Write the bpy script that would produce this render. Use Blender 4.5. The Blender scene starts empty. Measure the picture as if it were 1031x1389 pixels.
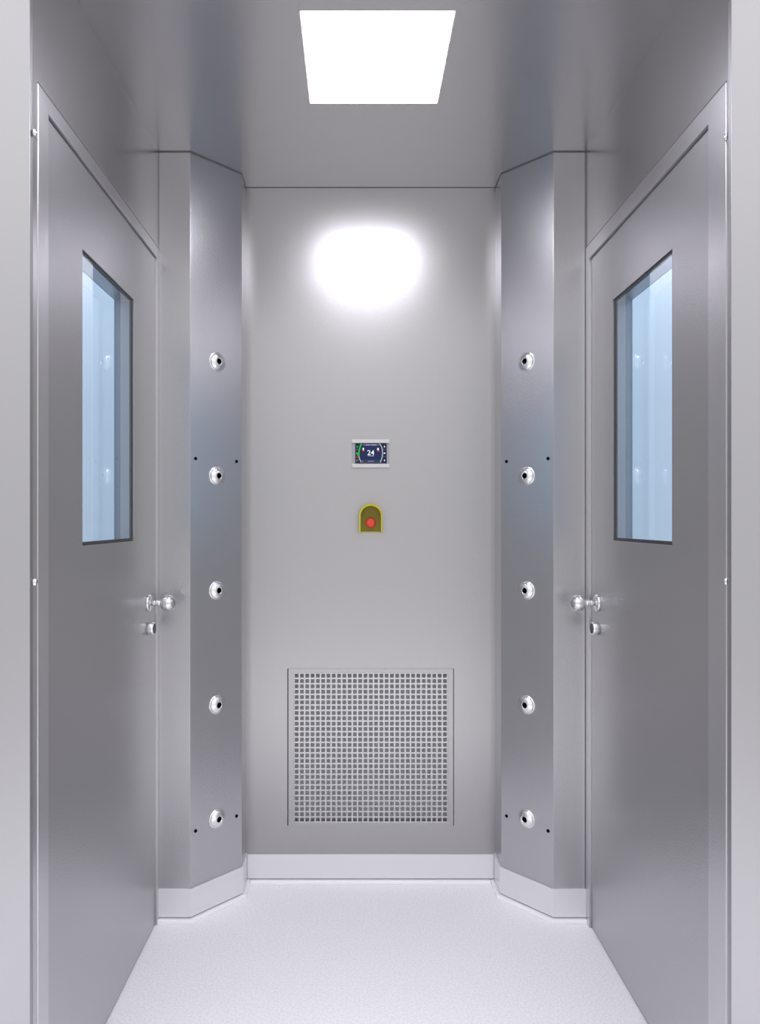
import bpy, bmesh, math
from mathutils import Vector, Matrix

scene = bpy.context.scene
COL = scene.collection
S = 453.9          # photo pixels per metre at the column fronts (Y1)
Y1 = 2.10          # column fronts
YB = 2.327         # back wall
H = 2.30           # ceiling
EYE = 1.20
WL, WR = -0.590, 0.687      # side walls
LEAFL, LEAFR = -0.5950, 0.6930
YF = 1.271                  # inner plane of the front posts

# ------------------------------------------------------------------ helpers
def link(o, parent=None):
    COL.objects.link(o)
    if parent is not None:
        o.parent = parent
    return o

def obj(name, bm, m, parent=None, bevel=0.0, smooth=False, segs=2):
    bmesh.ops.recalc_face_normals(bm, faces=bm.faces[:])
    if smooth:
        for f in bm.faces:
            f.smooth = True
    me = bpy.data.meshes.new(name)
    bm.to_mesh(me); bm.free()
    ms = m if isinstance(m, (list, tuple)) else [m]
    for x in ms:
        me.materials.append(x)
    o = bpy.data.objects.new(name, me)
    if bevel > 0:
        b = o.modifiers.new('bevel', 'BEVEL')
        b.width = bevel; b.segments = segs; b.limit_method = 'ANGLE'; b.angle_limit = math.radians(40)
    return link(o, parent)

def empty(name, loc):
    o = bpy.data.objects.new(name, None)
    o.location = loc; o.empty_display_size = .05
    return link(o)

def tag(o, label, cat, group=None, kind=None):
    o['label'] = label
    o['category'] = cat
    if group: o['group'] = group
    if kind: o['kind'] = kind
    return o

def struct(o, label=None, cat=None):
    o['kind'] = 'structure'
    if label: o['label'] = label
    if cat: o['category'] = cat
    return o

def box(bm, x0, x1, y0, y1, z0, z1):
    x0, x1 = sorted((x0, x1)); y0, y1 = sorted((y0, y1)); z0, z1 = sorted((z0, z1))
    v = [bm.verts.new(p) for p in ((x0,y0,z0),(x1,y0,z0),(x1,y1,z0),(x0,y1,z0),
                                   (x0,y0,z1),(x1,y0,z1),(x1,y1,z1),(x0,y1,z1))]
    for f in ((0,3,2,1),(4,5,6,7),(0,1,5,4),(1,2,6,5),(2,3,7,6),(3,0,4,7)):
        bm.faces.new([v[i] for i in f])

def new(): return bmesh.new()

def boxes(*bs):
    bm = new()
    for b in bs: box(bm, *b)
    return bm

def slab_with_hole(bm, axis, d0, d1, u0, u1, v0, v1, hu0, hu1, hv0, hv1):
    """solid slab, thickness d0..d1 along axis ('x','y','z'), with a rectangular hole"""
    def P(d, u, v):
        return {'x': (d, u, v), 'y': (u, d, v), 'z': (u, v, d)}[axis]
    outer = [(u0,v0),(u1,v0),(u1,v1),(u0,v1)]
    inner = [(hu0,hv0),(hu1,hv0),(hu1,hv1),(hu0,hv1)]
    r = []
    for d in (d0, d1):
        r.append(([bm.verts.new(P(d,*p)) for p in outer], [bm.verts.new(P(d,*p)) for p in inner]))
    for o_, i_ in r:
        for k in range(4):
            n = (k+1) % 4
            bm.faces.new((o_[k], o_[n], i_[n], i_[k]))
    for k in range(4):
        n = (k+1) % 4
        bm.faces.new((r[0][0][k], r[1][0][k], r[1][0][n], r[0][0][n]))
        bm.faces.new((r[0][1][k], r[0][1][n], r[1][1][n], r[1][1][k]))

def prism(bm, pts, z0, z1):
    """vertical prism over a plan polygon"""
    a = [bm.verts.new((x, y, z0)) for x, y in pts]
    b = [bm.verts.new((x, y, z1)) for x, y in pts]
    n = len(pts)
    bm.faces.new(a[::-1]); bm.faces.new(b)
    for k in range(n):
        bm.faces.new((a[k], a[(k+1) % n], b[(k+1) % n], b[k]))

def extrude_y(bm, pts, y0, y1):
    """prism over a polygon in the XZ plane"""
    a = [bm.verts.new((x, y0, z)) for x, z in pts]
    b = [bm.verts.new((x, y1, z)) for x, z in pts]
    n = len(pts)
    bm.faces.new(a); bm.faces.new(b[::-1])
    for k in range(n):
        bm.faces.new((a[k], b[k], b[(k+1) % n], a[(k+1) % n]))

def offset_poly(pts, d):
    """offset an open polyline to its left by d (mitred)"""
    out = []
    P = [Vector(p) for p in pts]
    for i, p in enumerate(P):
        ns = []
        if i > 0:
            t = (p - P[i-1]).normalized(); ns.append(Vector((-t.y, t.x)))
        if i < len(P)-1:
            t = (P[i+1] - p).normalized(); ns.append(Vector((-t.y, t.x)))
        if len(ns) == 2:
            m = (ns[0] + ns[1]).normalized()
            m = m / max(.3, m.dot(ns[0]))
        else:
            m = ns[0]
        q = p + m * d
        out.append((q.x, q.y))
    return out

def lathe(bm, prof, axis_m, n=40, cap=True, mat=0):
    """revolve (r, h) profile about local +Z, then transform"""
    rings = []
    for r, h in prof:
        if r < 1e-6:
            rings.append([bm.verts.new(axis_m @ Vector((0, 0, h)))])
        else:
            rings.append([bm.verts.new(axis_m @ Vector((r*math.cos(2*math.pi*k/n), r*math.sin(2*math.pi*k/n), h))) for k in range(n)])
    for a, b in zip(rings[:-1], rings[1:]):
        for k in range(n):
            if len(a) == 1 and len(b) == 1: continue
            if len(a) == 1: f = bm.faces.new((a[0], b[k], b[(k+1) % n]))
            elif len(b) == 1: f = bm.faces.new((a[k], a[(k+1) % n], b[0]))
            else: f = bm.faces.new((a[k], a[(k+1) % n], b[(k+1) % n], b[k]))
            f.material_index = mat
    if cap:
        for e in (rings[0], rings[-1]):
            if len(e) > 2: bm.faces.new(e)

def frame_to(n):
    n = Vector(n).normalized()
    return n.to_track_quat('Z', 'Y').to_matrix().to_4x4()

# ---------------------------------------------------------------- materials
def mat(name):
    m = bpy.data.materials.new(name); m.use_nodes = True
    nt = m.node_tree
    return m, nt, nt.nodes['Principled BSDF']

def simple(name, col, rough=.4, metal=0.0, emit=None, es=0.0, spec=None):
    m, nt, b = mat(name)
    b.inputs['Base Color'].default_value = (*col, 1)
    b.inputs['Roughness'].default_value = rough
    b.inputs['Metallic'].default_value = metal
    if spec is not None: b.inputs['Specular IOR Level'].default_value = spec
    if emit:
        b.inputs['Emission Color'].default_value = (*emit, 1)
        b.inputs['Emission Strength'].default_value = es
    return m

def steel(name, col, rough, grain=.012, gscale=420., rvar=.015, metal=1.0):
    """satin stainless sheet: fine rolled grain in the normal and slight roughness drift"""
    m, nt, b = mat(name)
    N, L = nt.nodes, nt.links
    tc = N.new('ShaderNodeTexCoord')
    n1 = N.new('ShaderNodeTexNoise'); n1.inputs['Scale'].default_value = gscale
    n1.inputs['Detail'].default_value = 2.0
    L.new(tc.outputs['Object'], n1.inputs['Vector'])
    bp = N.new('ShaderNodeBump'); bp.inputs['Strength'].default_value = grain
    bp.inputs['Distance'].default_value = .01
    L.new(n1.outputs['Fac'], bp.inputs['Height'])
    L.new(bp.outputs['Normal'], b.inputs['Normal'])
    n2 = N.new('ShaderNodeTexNoise'); n2.inputs['Scale'].default_value = 5.0
    L.new(tc.outputs['Object'], n2.inputs['Vector'])
    mr = N.new('ShaderNodeMapRange')
    mr.inputs['To Min'].default_value = rough - rvar; mr.inputs['To Max'].default_value = rough + rvar
    L.new(n2.outputs['Fac'], mr.inputs['Value'])
    L.new(mr.outputs['Result'], b.inputs['Roughness'])
    b.inputs['Base Color'].default_value = (*col, 1)
    b.inputs['Metallic'].default_value = metal
    return m

M = {}
M['side'] = steel('side_steel', (.57, .562, .572), .28, grain=0, rvar=0)
M['steel'] = steel('satin_steel', (.43, .423, .430), .31, grain=.03, gscale=240)
M['column'] = steel('column_steel', (.54, .537, .551), .30, grain=.07, gscale=240)
M['door'] = steel('door_steel', (.52, .515, .528), .37, grain=.07, gscale=240)
M['frame'] = steel('frame_steel', (.63, .623, .640), .33, grain=.05, gscale=240)
M['post'] = steel('post_steel', (.415, .410, .426), .42)
M['ceiling'] = steel('ceiling_steel', (.60, .588, .593), .26, grain=0, rvar=0)
M['skirt'] = steel('skirting_sheet', (.80, .795, .82), .32, grain=.004, metal=.35)
M['toe'] = simple('toe_strip', (.95, .95, .97), .25)
M['chrome'] = simple('polished_chrome', (.86, .86, .87), .12, 1.0)
M['nozzle'] = simple('nozzle_metal', (.88, .88, .89), .24, 1.0)
M['satin_chrome'] = simple('satin_chrome', (.74, .74, .75), .2, 1.0)
M['black'] = simple('black_bore', (.003, .003, .003), .7, spec=.05)
M['rubber'] = simple('black_rubber', (.035, .036, .04), .45)
M['seal'] = simple('dark_sealant', (.14, .14, .145), .5)
M['dull'] = simple('galvanised_duct', (.42, .42, .43), .5, .6)
M['filter'] = simple('grey_filter_mat', (.46, .455, .465), .9)
M['plastic'] = simple('off_white_plastic', (.62, .605, .58), .45)
M['grey_plastic'] = simple('grey_plastic', (.36, .375, .39), .45)
M['yellow'] = simple('yellow_plastic', (.49, .44, .010), .42)
M['yellow_shade'] = simple('shaded_yellow_plastic', (.27, .225, .012), .5)  # e-stop yellow darkened, shade of the recess put into the colour
M['red'] = simple('red_plastic', (.74, .045, .025), .4)
M['screen'] = simple('screen_glass', (.006, .008, .02), .2, emit=(.012, .015, .045), es=.6, spec=.2)
def glow(name, c, e=1.0):
    return simple(name, (.01, .01, .01), .3, emit=c, es=e, spec=.1)
M['navy'] = glow('screen_navy', (.008, .018, .075))
M['mauve'] = glow('screen_mauve', (.10, .10, .21))
M['white_px'] = glow('screen_white', (.80, .82, .88))
M['pale_px'] = glow('screen_pale', (.34, .37, .46))
M['grey_px'] = glow('screen_grey', (.12, .13, .17))
M['green_px'] = glow('screen_green', (.02, .36, .05))
M['red_px'] = glow('screen_red', (.66, .03, .05))
LAMP = 14.5
M['lamp'] = simple('lamp_diffuser', (.9, .9, .9), .5, emit=(.955, .945, 1.03), es=LAMP)

# floor: pale speckled vinyl
m, nt, b = mat('speckled_vinyl'); N, L = nt.nodes, nt.links
tc = N.new('ShaderNodeTexCoord')
vo = N.new('ShaderNodeTexNoise'); vo.inputs['Scale'].default_value = 190.; vo.inputs['Detail'].default_value = 3.
L.new(tc.outputs['Object'], vo.inputs['Vector'])
cr = N.new('ShaderNodeValToRGB')
cr.color_ramp.elements[0].position = .36; cr.color_ramp.elements[0].color = (.84, .832, .868, 1)
cr.color_ramp.elements[1].position = .60; cr.color_ramp.elements[1].color = (.955, .945, .97, 1)
L.new(vo.outputs['Fac'], cr.inputs['Fac'])
L.new(cr.outputs['Color'], b.inputs['Base Color'])
b.inputs['Roughness'].default_value = .38
b.inputs['Specular IOR Level'].default_value = .35
M['floor'] = m

# blue-tinted pane: clear body, mirror-like skin
m = bpy.data.materials.new('tinted_pane'); m.use_nodes = True
nt = m.node_tree; N, L = nt.nodes, nt.links
for n in list(N): N.remove(n)
out = N.new('ShaderNodeOutputMaterial'); mx = N.new('ShaderNodeMixShader')
tr = N.new('ShaderNodeBsdfTransparent'); gl = N.new('ShaderNodeBsdfGlossy')
fr = N.new('ShaderNodeFresnel'); fr.inputs['IOR'].default_value = 1.5
tr.inputs['Color'].default_value = (.838, .906, .966, 1)       # per face: a pane has two
gl.inputs['Color'].default_value = (.95, .97, 1, 1); gl.inputs['Roughness'].default_value = .02
geo = N.new('ShaderNodeNewGeometry'); inv = N.new('ShaderNodeMath'); inv.operation = 'SUBTRACT'; inv.inputs[0].default_value = 1
mul = N.new('ShaderNodeMath'); mul.operation = 'MULTIPLY'
L.new(geo.outputs['Backfacing'], inv.inputs[1]); L.new(inv.outputs[0], mul.inputs[0]); L.new(fr.outputs['Fac'], mul.inputs[1])
L.new(mul.outputs[0], mx.inputs['Fac'])
L.new(tr.outputs[0], mx.inputs[1]); L.new(gl.outputs[0], mx.inputs[2]); L.new(mx.outputs[0], out.inputs[0])
M['glass'] = m

# ------------------------------------------------------------------- shell
def CX(px): return (px - 483) / S                    # X on the column-front plane
CLX = (WL, CX(258), -0.3635, -0.3656)
CRX = (WR, CX(751), 0.4617, 0.4611)
YP = 2.234
left_line = [(WL, Y1), (CLX[1], Y1), (CLX[2], YP), (CLX[3], YB)]
right_line = [(WR, Y1), (CRX[1], Y1), (CRX[2], YP), (CRX[3], YB)]

bm = boxes((-1.6, 1.7, -1.2, 2.46, -.05, 0))
struct(obj('floor', bm, M['floor']), 'pale speckled vinyl floor of the steel cabin', 'floor')

# ceiling with the lamp opening
lx0, lx1 = (420-483)/S*(.885), (595-483)/S*.885
lx0, lx1 = -.1229, .2160
ly0, ly1 = .7232*Y1, .8848*Y1
bm = new()
slab_with_hole(bm, 'z', H, H+.06, -.70, .80, 1.20, 2.46, lx0, lx1, ly0, ly1)
struct(obj('ceiling', bm, M['ceiling']), 'satin steel ceiling with one square lamp in it', 'ceiling')

# back wall with grille opening
GX0, GX1, GZ0, GZ1 = -.2246, .3222, .187, .707
bm = new()
slab_with_hole(bm, 'y', YB, YB+.05, -.68, .78, 0, H, GX0-.0028, GX1+.002, GZ0, GZ1)
struct(obj('wall_back', bm, M['steel']), 'satin steel end wall facing the viewer', 'wall')

def plan_block(line, wall_x):
    s = -1 if wall_x < 0 else 1
    return line + [(wall_x + s*.06, YB), (wall_x + s*.06, Y1)]
for side, line, wx in (('left', left_line, WL), ('right', right_line, WR)):
    bm = new(); prism(bm, plan_block(line, wx), 0, H)
    w = struct(obj('wall_%s_corner' % side, bm, M['column'], bevel=.0004),
           'bevelled steel corner column with nozzles, on the %s of the end wall' % side, 'wall')
    # four black screws on the slanting face
    a, c = Vector(line[1]), Vector(line[2])
    n = Vector((0, 0))
    t = (c - a)
    nn = Vector((t.y, -t.x)) if side == 'left' else Vector((-t.y, t.x))
    nn.normalize()
    for f, z in ((.10, 1.384), (.893, 1.384), (.10, .264), (.893, .264)):
        p = a + t*f
        bm = new()
        mtx = Matrix.Translation((p.x, p.y, z)) @ frame_to((nn.x, nn.y, 0))
        lathe(bm, [(.0052, -.001), (.0052, .0012), (.0036, .0024), (0, .0026)], mtx, 16)
        obj('screw', bm, M['black'], w, smooth=False)

# skirting along the two columns and the back wall
def strip(line, side, d, z0, z1):
    s = 1 if side == 'right' else -1
    off = offset_poly(line, d*s)
    bm = new(); prism(bm, list(line) + off[::-1], z0, z1)
    return bm
for side, line in (('left', left_line), ('right', right_line)):
    # run up to just short of the back skirting
    ln = line[:3] + [(line[3][0], YB)]
    o = struct(obj('baseboard_%s' % side, strip(ln, side, .005, .0145, .098), M['skirt'], bevel=.0006),
               'pale skirting round the foot of the %s corner column' % side, 'baseboard')
    obj('toe_strip', strip(ln, side, .016, 0, .011), M['toe'], o, bevel=.002)
bm = boxes((CLX[3]+.006, CRX[3]-.006, YB-.005, YB, .0145, .093))
o = struct(obj('baseboard_back', bm, M['skirt'], bevel=.0006), 'pale skirting along the foot of the end wall', 'baseboard')
obj('toe_strip', boxes((CLX[3]+.017, CRX[3]-.017, YB-.016, YB, 0, .011)), M['toe'], o, bevel=.002)

# dark sealant joints: ceiling line, and the joint between wall and column
for k, (side, line) in enumerate((('left', left_line), ('right', right_line))):
    struct(obj('trim_%d' % (k+1), strip(line, side, .0012, H-.003, H), M['seal']),
           'dark sealant joint where the %s column meets the ceiling' % side, 'trim')
struct(obj('trim_3', boxes((CLX[3]+.002, CRX[3]-.002, YB-.0010, YB, H-.0016, H)), M['seal']),
       'dark sealant joint between end wall and ceiling', 'trim')
struct(obj('trim_4', boxes((WR-.0032, WR-.001, Y1-.0012, Y1, .098, H-.003)), M['seal']),
       'dark upright joint beside the right corner column', 'trim')
struct(obj('trim_5', boxes((WL+.001, WL+.0020, Y1-.0010, Y1, 2.02, H-.003)), M['seal']),
       'dark upright joint beside the left corner column', 'trim')

# ------------------------------------------------- side walls with their doors
sides = {
 'left':  dict(w=WL, leaf=LEAFL, s=-1, fy=1.301, ly=1.347, lf=2.077, wy=(1.5284, 1.8838), wz=(1.143, 1.789), ky=2.010, hy=1.2800, post=WL, ft=2.009, lt=1.975),
 'right': dict(w=WR, leaf=LEAFR, s=1, fy=1.302, ly=1.370, lf=2.064, wy=(1.5395, 1.898), wz=(1.144, 1.7935), ky=2.012, hy=1.295, post=.679, ft=2.0115, lt=1.9685),
}
for k, (side, d) in enumerate(sides.items()):
    s, w = d['s'], d['w']
    FTOP, LTOP = d['ft'], d['lt']
    bm = boxes((w, w+s*.06, YF+.012, d['fy'], 0, H), (w, w+s*.06, d['fy'], Y1, FTOP, H))
    struct(obj('wall_%s' % side, bm, M['side']), '%s steel side wall above and beside its door' % side, 'wall')
    # post of the entrance the photograph is taken through
    p = d['post']
    bm = boxes((p, p+s*.30, YF, YF+.012, 0, H+.06), (w+s*.061, p+s*.30, YF+.012, YF+.10, 0, H+.06))
    struct(obj('wall_front_%s' % side, bm, M['post'], bevel=.001), 'pale steel entrance post at the %s edge of the view' % side, 'wall')

    door = empty('door_%d' % (k+1), (d['leaf'], (d['ly']+d['lf'])/2, 0))
    struct(door, 'steel door with a tall blue window in the %s wall' % side, 'door')
    base = Vector(door.location)
    def dpart(name, bm, m, parent=door, **kw):
        bmesh.ops.translate(bm, verts=bm.verts[:], vec=-base)
        return obj(name, bm, m, parent, **kw)
    # frame
    xf, xb = w - s*.0015, w + s*.062
    e = .0008
    f0, f1, i0, i1 = d['fy'], Y1-.001, d['ly']-.0015, d['lf']+.0015
    U = [(f0, 0), (f0, FTOP-e), (f1, FTOP-e), (f1, 0), (i1, 0), (i1, LTOP+.0010), (i0, LTOP+.0010), (i0, 0)]
    bm = new()
    va = [bm.verts.new((xf, y, z)) for y, z in U]; vb = [bm.verts.new((xb, y, z)) for y, z in U]
    for vs in (va, vb):
        bm.faces.new((vs[0], vs[1], vs[6], vs[7])); bm.faces.new((vs[1], vs[2], vs[5], vs[6])); bm.faces.new((vs[2], vs[3], vs[4], vs[5]))
    for q in range(8):
        bm.faces.new((va[q], va[(q+1) % 8], vb[(q+1) % 8], vb[q]))
    dpart('door_frame', bm, M['frame'], bevel=.0009)
    dpart('frame_seal', boxes((w-s*.0012, w, d['fy'], Y1-.002, FTOP-.0005, FTOP+.0022)), M['seal'])
    dpart('leaf_seal', boxes((d['leaf']-s*.0012, d['leaf']-s*.0001, d['ly'], d['lf'], LTOP-.0012, LTOP+.0010)), M['seal'])
    # leaf with window opening
    xl, xo = d['leaf'], d['leaf'] + s*.054
    bm = new()
    slab_with_hole(bm, 'x', xl, xo, d['ly'], d['lf'], .004, LTOP-.0012, *d['wy'], *d['wz'])
    dpart('door_leaf', bm, M['door'], bevel=.001)
    dpart('bottom_seal', boxes((xl+s*.002, xo-s*.002, d['ly'], d['lf'], 0, .004)), M['rubber'])
    # window: gasket and a pane at each face of the leaf
    (a, b_), (z0, z1) = d['wy'], d['wz']
    x0 = xl + s*.004
    gb = new()
    slab_with_hole(gb, 'x', x0, x0+s*.006, a, b_, z0, z1, a+.010, b_-.010, z0+.008, z1-.006)
    g = dpart('window_gasket', gb, M['rubber'])
    for x1, m0, m1 in ((x0+s*.001, .0102, .0082), (xo-s*.006, .0004, .0004)):
        pane = boxes((x1, x1+s*.004, a+m0, b_-m0, z0+m1, z1-min(m1, .0062)))
        bmesh.ops.translate(pane, verts=pane.verts[:], vec=-base)
        po = obj('window_pane', pane, M['glass'], g)
        po['label'] = 'blue-tinted glass pane'
    # knob
    kz = .962
    ax = frame_to((-s, 0, 0))
    T = Matrix.Translation((xl, d['ky'], kz)) @ ax
    bm = new(); lathe(bm, [(0, -.001), (.0245, -.001), (.0250, .004), (.0235, .008), (.013, .010), (0, .0102)], T, 40)
    rose = dpart('knob_rose', bm, M['satin_chrome'], smooth=True)
    bm = new(); lathe(bm, [(.0085, .009), (.0085, .030), (.010, .040)], T, 28)
    dpart('knob_neck', bm, M['chrome'], rose, smooth=True)
    bm = new()
    prof = [(.009, .036), (.012, .0365)]
    for i in range(1, 15):
        th = math.pi*(.20 + .80*i/14)
        r = .0242*math.sin(th); h = .0565 - .0232*math.cos(th)
        prof.append((max(r, 0 if i == 14 else 1e-4), h))
    lathe(bm, prof, T, 40)
    dpart('door_knob', bm, M['satin_chrome'], rose, smooth=True)
    # lock cylinder below it
    T = Matrix.Translation((xl, d['ky']-.002, .889)) @ ax
    bm = new(); lathe(bm, [(.0185, -.001), (.0185, .0165), (.0172, .019), (.015, .0192)], T, 36)
    lock = dpart('lock_cylinder', bm, M['chrome'], bevel=0, smooth=False)
    for f in lock.data.polygons: f.use_smooth = abs((ax.inverted().to_3x3() @ f.normal).z) < .5
    bm = new(); lathe(bm, [(.0150, .0185), (.0150, .0196), (0, .0197)], T, 30)
    dpart('lock_face', bm, M['rubber'], lock)
    # hinge knuckles next to the frame
    for hz in (1.905, 1.086):
        bm = new()
        T = Matrix.Translation((w - s*.0045, d['hy'], hz))
        lathe(bm, [(0, -.0065), (.0028, -.0060), (.0042, -.0045), (.0046, 0), (.0042, .0045), (.0028, .0060), (0, .0065)], T, 20)
        box(bm, w - s*.0012, w + s*.001, d['hy'], d['fy']+.004, hz-.0030, hz+.0030)
        dpart('hinge_knuckle', bm, M['satin_chrome'], smooth=True)

# --------------------------------------------------------------- ceiling lamp
lamp = empty('ceiling_light', ((lx0+lx1)/2, (ly0+ly1)/2, H))
tag(lamp, 'square white panel lamp glowing in the steel ceiling', 'ceiling light')
cx, cy = lamp.location.x, lamp.location.y
hw, hd = (lx1-lx0)/2, (ly1-ly0)/2
bm = boxes((-hw+.003, hw-.003, -hd+.003, hd-.003, -.0005, .006))
obj('diffuser', bm, M['lamp'], lamp)
bm = new(); slab_with_hole(bm, 'z', .0006, .055, -hw+.0002, hw-.0002, -hd+.0002, hd-.0002, -hw+.0028, hw-.0028, -hd+.0028, hd-.0028)
box(bm, -hw+.0002, hw-.0002, -hd+.0002, hd-.0002, .0552, .058)
obj('lamp_housing', bm, M['plastic'], lamp)

# -------------------------------------------------------------------- nozzles
def nozzle_meshes():
    I = Matrix.Identity(4)
    bm = new()
    prof = [(.0292, -.001), (.0292, .0018), (.0275, .0030), (.0258, .0028)]
    lathe(bm, prof, I, 48, cap=True)
    flange = bm
    bm2 = new()
    prof = []
    R = .0262
    for i in range(0, 13):
        th = math.radians(90 - (90-22)*i/12)  # dome out to the hole
        prof.append((R*math.sin(th), .0022 + .0115*math.cos(th)))
    r_end, h_end = prof[-1]
    prof.append((r_end-.0008, h_end+.0001))
    prof.append((r_end-.0010, h_end-.008))
    lathe(bm2, prof, I, 48, cap=False)
    bm3 = new()
    lathe(bm3, [(r_end-.0010, h_end-.0012), (r_end-.0015, h_end-.0075), (0, h_end-.0075)], I, 32, cap=False)
    return flange, bm2, bm3
heights = [1.687, 1.335, .982, .630, .279]
rank = ['topmost', 'second from the top', 'middle one', 'second from the bottom', 'lowest']
proto = None
for side, line in (('left', left_line), ('right', right_line)):
    a, c = Vector(line[1]), Vector(line[2]); t = c - a
    nn = Vector((t.y, -t.x)) if side == 'left' else Vector((-t.y, t.x)); nn.normalize()
    p = a + t*(.505 if side == 'left' else .50)
    rot = Vector((nn.x, nn.y, 0)).to_track_quat('Z', 'Y').to_euler()
    for z, rk in zip(heights, rank):
        if proto is None:
            r = empty('air_nozzle', (0, 0, 0))
            f_, d_, b_ = nozzle_meshes()
            obj('flange', f_, M['nozzle'], r, smooth=True)
            dm = obj('dome', d_, M['nozzle'], r, smooth=True)
            bo = obj('bore', b_, M['black'], dm, smooth=True)
            bo['label'] = 'black nozzle hole'
            proto = r
        else:
            r = proto.copy(); link(r)
            for ch in list(proto.children):
                q = ch.copy(); link(q, r)
                for g in ch.children:
                    h = g.copy(); link(h, q)
        r.location = (p.x, p.y, z); r.rotation_euler = rot
        tag(r, 'chrome air nozzle, %s of five on the %s corner column' % (rk, side), 'nozzle',
            'air nozzles on the %s corner column' % side)

# --------------------------------------------------------------- return grille
g = empty('air_grille', ((GX0+GX1)/2, YB, GZ0))
tag(g, 'square perforated steel return air grille low on the end wall', 'air grille')
gb = Vector(g.location)
def gpart(name, bm, m, parent=g, **kw):
    bmesh.ops.translate(bm, verts=bm.verts[:], vec=-gb)
    return obj(name, bm, m, parent, **kw)
PX0, PX1, PZ0, PZ1 = -.2052, .3028, .1990, .6925
bm = new(); slab_with_hole(bm, 'y', YB-.0030, YB+.014, GX0, GX1, GZ0+.0004, GZ1-.0004, PX0, PX1, PZ0, PZ1)
gpart('grille_frame', bm, M['steel'], bevel=.0012)
# perforated plate: every hole is cut
nc, nr = 29, 28
px, pz = (PX1-PX0)/nc, (PZ1-PZ0)/nr
hx, hz = .0127, .0127
xs, zs = [PX0], [PZ0]
for i in range(nc):
    c0 = PX0 + (i+.5)*px; xs += [c0-hx/2, c0+hx/2]
for i in range(nr):
    c0 = PZ0 + (i+.5)*pz; zs += [c0-hz/2, c0+hz/2]
xs.append(PX1); zs.append(PZ1)
bm = new()
y0, y1 = YB-.0010, YB+.0015
V = [[[bm.verts.new((x, y, z)) for z in zs] for x in xs] for y in (y0, y1)]
def solid(i, j):
    if i < 0 or j < 0 or i >= len(xs)-1 or j >= len(zs)-1: return False
    return not (i % 2 == 1 and j % 2 == 1)
for i in range(len(xs)-1):
    for j in range(len(zs)-1):
        if not solid(i, j): continue
        for q in (0, 1):
            bm.faces.new((V[q][i][j], V[q][i+1][j], V[q][i+1][j+1], V[q][i][j+1]))
        for (di, dj, A, B) in ((-1,0,(i,j),(i,j+1)), (1,0,(i+1,j),(i+1,j+1)), (0,-1,(i,j),(i+1,j)), (0,1,(i,j+1),(i+1,j+1))):
            if not solid(i+di, j+dj):
                bm.faces.new((V[0][A[0]][A[1]], V[0][B[0]][B[1]], V[1][B[0]][B[1]], V[1][A[0]][A[1]]))
gpart('perforated_plate', bm, M['column'])
bm = new(); slab_with_hole(bm, 'y', YB+.0142, YB+.10, GX0-.002, GX1+.002, GZ0+.0005, GZ1-.0005, PX0, PX1, PZ0, PZ1)
gpart('duct_collar', bm, M['dull'])
gpart('filter_mat', boxes((PX0+.0002, PX1-.0002, YB+.022, YB+.04, PZ0+.0002, PZ1-.0002)), M['filter'])

# -------------------------------------------------------------- control panel
SB = S*Y1/YB
def BX(px): return (px-483)/SB
def BZ(py): return EYE + (705-py)/SB
cp = empty('control_panel', (BX(503), YB, BZ(615.5)))
tag(cp, 'small control panel with a lit blue display showing 24, on the end wall', 'control panel')
def cpart(name, px0, px1, py0, py1, d0, d1, m, parent=cp, bevel=0):
    bm = boxes((BX(px0), BX(px1), YB-d0, YB-d1, BZ(py0), BZ(py1)))
    bmesh.ops.translate(bm, verts=bm.verts[:], vec=-Vector(cp.location))
    return obj(name, bm, m, parent, bevel=bevel)
cpart('housing', 477.8, 527.8, 599, 632, -.001, .006, M['grey_plastic'], bevel=.001)
cpart('top_bar', 477.3, 528.2, 596.4, 601.4, .0, .010, M['plastic'], bevel=.001).__setitem__('label', 'off-white top bar')
cpart('bottom_bar', 477.3, 528.2, 629.4, 634.6, .0, .010, M['plastic'], bevel=.001).__setitem__('label', 'off-white bottom bar')
scr = cpart('screen', 482.0, 524.3, 602.0, 628.4, .0055, .0115, M['screen'])
scr['label'] = 'dark lit display'
def zp(zx, zy): return (BX(470+zx/14.73), BZ(585+zy/14.73))
def spart(name, polys, m, d0, d1):
    for pts in polys:
        bm = new()
        extrude_y(bm, [zp(*p) for p in pts], YB-d0, YB-d1)
        bmesh.ops.translate(bm, verts=bm.verts[:], vec=-Vector(cp.location))
        obj(name, bm, m, scr)
def rect(x0, y0, x1, y1): return [(x0,y0),(x1,y0),(x1,y1),(x0,y1)]
def stroke(pts, w):
    a = offset_poly(pts, w/2); b = offset_poly(pts, -w/2)
    return [a + b[::-1]]
spart('dial', [[(330,300),(650,300),(685,330),(705,380),(712,440),(705,510),(690,572),(300,572),(285,520),(280,440),(288,370),(305,325)]], M['navy'], .0114, .0117)
spart('band', [rect(330,262,645,294), rect(310,584,655,628)], M['mauve'], .0114, .0117)
spart('dark_label', [rect(335,590,425,618), rect(545,590,650,618)], M['screen'], .0117, .0119)
spart('title', [rect(385,274,470,287), rect(490,274,590,287)], M['pale_px'], .0117, .0119)
spart('green_arc', stroke([(302,252),(275,310),(255,380),(246,450),(248,505)], 30), M['green_px'], .0117, .0120)
spart('pale_arc', stroke([(252,508),(262,560),(285,600),(292,630)], 18) + stroke([(655,252),(690,300),(712,360),(720,440),(712,520),(694,575),(672,630)], 20), M['pale_px'], .0117, .0120)
spart('green_icon', [rect(205,300,228,335), rect(190,432,232,468), rect(210,470,240,490)], M['green_px'], .0117, .0119)
spart('red_icon', [rect(195,515,240,532), rect(322,380,352,408), rect(620,384,652,412)], M['red_px'], .0117, .0119)
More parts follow.
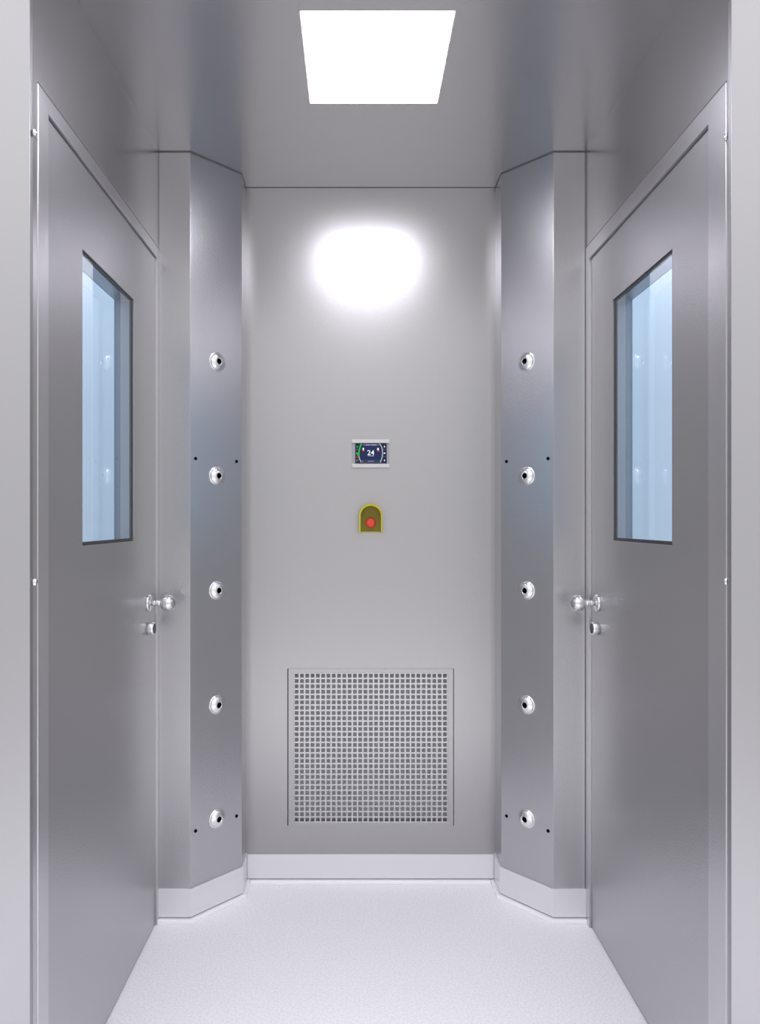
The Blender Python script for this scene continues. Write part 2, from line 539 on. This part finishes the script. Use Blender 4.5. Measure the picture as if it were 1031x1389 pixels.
spart('grey_icon', [rect(190,570,250,590), rect(188,598,215,618), rect(196,360,226,376), rect(722,370,790,376), rect(722,505,790,511)], M['grey_px'], .0117, .0119)
spart('white_icon', [rect(322,340,350,380), rect(612,342,645,384), rect(748,298,764,330), rect(745,432,770,458), rect(748,572,764,602), rect(430,496,550,501)], M['white_px'], .0119, .0121)
cu = bpy.data.curves.new('digits', 'FONT'); cu.body = '24'; cu.size = 1; cu.align_x = 'CENTER'; cu.extrude = .008; cu.offset = .004
tmp = bpy.data.objects.new('digits', cu); COL.objects.link(tmp)
dg = bpy.context.evaluated_depsgraph_get()
me = bpy.data.meshes.new_from_object(tmp.evaluated_get(dg))
bpy.data.objects.remove(tmp)
xsv = [v.co.x for v in me.vertices]; ysv = [v.co.y for v in me.vertices]
tx, tz = zp(484, 0)[0], 0
w_t, h_t = (zp(552,0)[0]-zp(415,0)[0]), (zp(0,385)[1]-zp(0,482)[1])
for v in me.vertices:
    u = (v.co.x-min(xsv))/(max(xsv)-min(xsv)) - .5; q = (v.co.y-min(ysv))/(max(ysv)-min(ysv))
    v.co = Vector((tx + u*w_t, YB-.0121-.0004*(1 if v.co.z > 0 else 0), zp(0,482)[1] + q*h_t)) - Vector(cp.location)
me.name = 'digits'; me.materials.clear(); me.materials.append(M['white_px'])
dgo = bpy.data.objects.new('digits', me); link(dgo, scr); dgo['label'] = 'white digits 24'

# ------------------------------------------------------------- emergency stop
es = empty('emergency_stop', (BX(502.6), YB, BZ(722)))
tag(es, 'yellow arched emergency stop housing with red button, below the control panel', 'emergency stop')
eb = Vector(es.location)
hwid, hh = 15.6/SB, 38.3/SB
def arch(w, z0, z1, n=20):
    pts = [(-w, z0)]
    r = w
    zc = z1 - r
    for i in range(n+1):
        th = math.pi - math.pi*i/n
        pts.append((r*math.cos(th), zc + r*math.sin(th)))
    pts.append((w, z0))
    return pts
outer = arch(hwid, 0, hh)
inner = arch(hwid-.0052, 0, hh-.0066)
bm = new()
D = .048
ya, yb_ = .001, -D
rings = [[bm.verts.new((x, y, z)) for x, z in ln] for ln, y in ((outer, ya), (outer, yb_), (inner, yb_), (inner, ya))]
n = len(outer)
for A, B in ((0,1),(1,2),(2,3),(3,0)):  # walls of the arch
    for k in range(n-1):
        bm.faces.new((rings[A][k], rings[A][k+1], rings[B][k+1], rings[B][k]))
for k in (0, n-1):
    bm.faces.new([rings[q][k] for q in range(4)])
box(bm, -hwid+.0001, hwid-.0001, 0, -.010, -.0003, .0030)
obj('shroud', bm, M['yellow'], es)
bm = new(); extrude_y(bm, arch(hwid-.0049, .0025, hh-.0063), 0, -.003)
obj('back_plate', bm, M['yellow_shade'], es)  # yellow plate, shroud's shade painted into its base colour
bz = (722-709.2)/SB
T = Matrix.Translation((0, 0, bz)) @ frame_to((0, -1, 0))
bm = new(); lathe(bm, [(.0125, .002), (.0125, .007), (.0095, .0085), (.0085, .016)], T, 32)
st = obj('button_stem', bm, M['rubber'], es, smooth=True)
bm = new(); lathe(bm, [(.0085, .015), (.0148, .0155), (.0160, .018), (.0160, .0215), (.0148, .0245), (.011, .0262), (.006, .0268), (0, .027)], T, 40)
bt = obj('push_button', bm, M['red'], es, smooth=True); bt['label'] = 'red mushroom push button'

# ---------------------------------------------------------------- world, camera
w = bpy.data.worlds.new('hall'); scene.world = w; w.use_nodes = True
bg = w.node_tree.nodes['Background']
# the hall outside: mid-grey walls at eye height, a bright lit ceiling above
wn, wl = w.node_tree.nodes, w.node_tree.links
tcw = wn.new('ShaderNodeTexCoord'); sp = wn.new('ShaderNodeSeparateXYZ')
ma = wn.new('ShaderNodeMath'); ma.operation = 'MULTIPLY_ADD'; ma.inputs[1].default_value = .5; ma.inputs[2].default_value = .5
rp = wn.new('ShaderNodeValToRGB')
e_ = rp.color_ramp.elements
def grey(v): return (v*.985, v*.978, v, 1)
e_[0].position = 0; e_[0].color = grey(.45)
e_[1].position = 1; e_[1].color = grey(1.0)
q_ = e_.new(.50); q_.color = grey(.40)
q_ = e_.new(.58); q_.color = grey(.44)
q_ = e_.new(.78); q_.color = grey(.80)
wl.new(tcw.outputs['Generated'], sp.inputs[0]); wl.new(sp.outputs['Z'], ma.inputs[0])
wl.new(ma.outputs[0], rp.inputs['Fac']); wl.new(rp.outputs['Color'], bg.inputs['Color'])
bg.inputs['Strength'].default_value = 1.95

cam = bpy.data.cameras.new('camera'); co = bpy.data.objects.new('camera', cam); COL.objects.link(co)
co.location = (0, 0, EYE); co.rotation_euler = (math.pi/2, 0, 0)
cam.sensor_fit = 'HORIZONTAL'; cam.sensor_width = 36
cam.lens = 953.2/1031*36
cam.shift_x = (515.5-483)/1031
cam.shift_y = (705-694.5)/1031
cam.clip_start = .05
scene.camera = co

scene.view_settings.view_transform = 'Standard'
scene.view_settings.look = 'None'
scene.view_settings.gamma = 1
scene.view_settings.exposure = .25
scene.view_settings.use_curve_mapping = False
cy_ = scene.cycles
cy_.max_bounces = 16; cy_.glossy_bounces = 12; cy_.diffuse_bounces = 6; cy_.transparent_max_bounces = 16
cy_.sample_clamp_indirect = 12
cy_.use_denoising = True
cy_.denoising_input_passes = 'RGB_ALBEDO_NORMAL'
